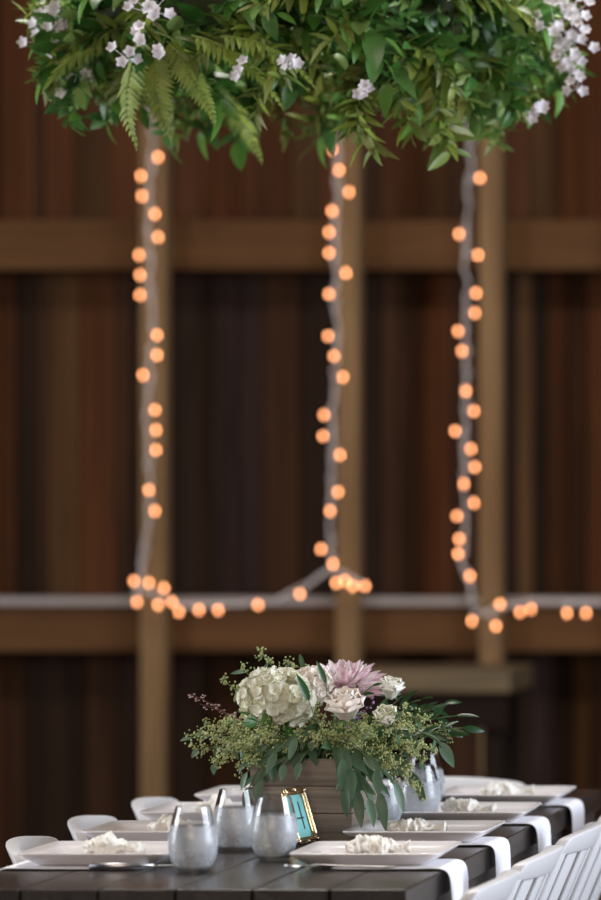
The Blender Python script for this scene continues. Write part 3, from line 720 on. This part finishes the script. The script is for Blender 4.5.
# ferns hanging out of the underside; positions by angle round the hoop
def ang_at(px, D):
    v = P(px, 100, D) - HC; return math.atan2(v.y, v.x)
for kd, px, D, dx, dz, s_ in [('fern',150,8.50,-.10,-1,.95),('fern',163,8.50,.15,-1,.85),('fern',178,8.5,.5,-.75,.8),('fern',205,8.48,.8,-.5,.95),('fern',232,8.46,1,-.4,.95),('fern',200,9.4,.6,-.7,.9),('fern',95,8.6,-.7,-.5,.6),('fern',80,8.7,-.3,-.6,.5),
                          ('mix',392,8.45,-.1,-1,1.0),('mix',385,8.5,-.25,-1,.9),('mix',452,8.5,.3,-.9,.9),('mix',465,8.55,.2,-1,1.0),('mix',440,8.45,.0,-.8,.9),('fern',300,8.42,1,.1,.9),('fern',250,8.42,.7,.3,1),
                          ('mix',420,8.42,-.2,-.5,1),('mix',410,8.42,.5,-.3,1),('salal',50,8.7,-.4,-.8,.7),('salal',540,8.7,.4,-.6,.7),('salal',95,8.6,-.4,-.6,.8)] + [(kk, px_, 8.44, dd, .1, .8) for px_ in range(230, 480, 22) for kk, dd in (('salal', 1), ('mix', -1))]:
    a = ang_at(px, D); o = branch(kd, a, (-1.1 if dz < 0 else .6) + rg.uniform(-.2, .2), (dx, rg.uniform(-.35, 0), dz), s_, rg.uniform(.2, .9))
    if kd == 'fern': o.location.y -= .12; o.location.z -= .01
def white_cluster(c, n_, r, seed):
    r2 = random.Random(seed); q = MB()
    for k in range(n_):
        p = rv(r2, r) ; p.y -= abs(p.y)*.3; nrm = (p.normalized()*.5 + Vector((r2.uniform(-.3, .3), -1, .25))).normalized()
        t1 = nrm.cross(Vector((.2, .1, 1))).normalized(); t2 = nrm.cross(t1); a0 = r2.random()
        for j in range(5):
            an = a0 + j*2*PI/5; petal(q, p, t1*math.cos(an) + t2*math.sin(an) + nrm*.3, nrm, .0145, .011, .1, .2, 2, 3)
        q.tube([(0, .01, -.01), p - nrm*.001], .0008, 3)
    q.build('white_flower_cluster', M['white'], hp, loc=Vector(c) - HC)
for i, (px, py, D, n_, r) in enumerate([(54,22,8.58,14,.022),(62,44,8.62,10,.025),(55,70,8.62,6,.02),(75,80,8.6,5,.02),(44,36,8.62,6,.018),(150,8,8.3,10,.02),(160,52,8.28,3,.008),(138,30,8.3,5,.012),(288,64,8.24,5,.010),(70,100,8.62,3,.012),
        (366,90,8.28,4,.014),(570,10,8.75,16,.026),(575,36,8.75,14,.022),(572,62,8.75,9,.018),(577,84,8.75,4,.010),(537,107,8.66,6,.014),(240,70,8.3,3,.012),(555,24,8.7,7,.02),(128,55,8.32,4,.02)]):
    white_cluster(P(px, py, D), n_, r, i)

# ------------------------------------------------------------------ light: daylight through the barn openings
def area(name, loc, target, sx, sy, e, col):
    d = bpy.data.lights.new(name, 'AREA'); d.shape = 'RECTANGLE'; d.size = sx; d.size_y = sy; d.energy = e; d.color = col
    o = bpy.data.objects.new(name, d); C.objects.link(o); o.location = loc
    o.rotation_euler = (Vector(target) - Vector(loc)).to_track_quat('-Z', 'Y').to_euler(); return o
area('daylight_side_door', (4.8, 7.6, 2.3), (-1.7, 8, 1.4), 4.4, 4.0, 640, (.80, .88, 1.0))
area('daylight_far_door', (-8.6, 7.0, 2.4), (-1.9, 8.2, 1.6), 3.0, 4.0, 480, (.88, .93, 1.0))
area('daylight_main_door', (-1.5, -2.6, 3.4), (-2, 9, 1.6), 5, 3, 290, (1.0, .80, .62))
area('roof_window', (-2.0, 9.6, 5.85), (-1.9, 9.0, 0), 1.8, 1.8, 320, (1.0, .95, .88))
w = bpy.data.worlds.new('World'); sc.world = w; w.use_nodes = True
w.node_tree.nodes['Background'].inputs[0].default_value = (.55, .6, .7, 1); w.node_tree.nodes['Background'].inputs[1].default_value = .5

# ------------------------------------------------------------------ camera
cd = bpy.data.cameras.new('camera'); cam = bpy.data.objects.new('camera', cd); C.objects.link(cam)
cam.location = (0, 0, CZ); cam.rotation_euler = (PI/2, 0, 0)
cd.sensor_fit = 'AUTO'; cd.sensor_width = 36; cd.lens = F/900*36
cd.shift_x = -(VX - 300.5)/900; cd.shift_y = (VY - 450)/900
cd.dof.use_dof = True; cd.dof.focus_distance = 7.78; cd.dof.aperture_fstop = 3.0
sc.camera = cam
sc.view_settings.view_transform = 'Standard'; sc.view_settings.look = 'None'; sc.view_settings.gamma = 1; sc.view_settings.exposure = 0
sc.cycles.use_denoising = True; sc.cycles.max_bounces = 12; sc.cycles.transmission_bounces = 12
sc.cycles.use_adaptive_sampling = False
sc.cycles.caustics_reflective = False; sc.cycles.sample_clamp_indirect = 6
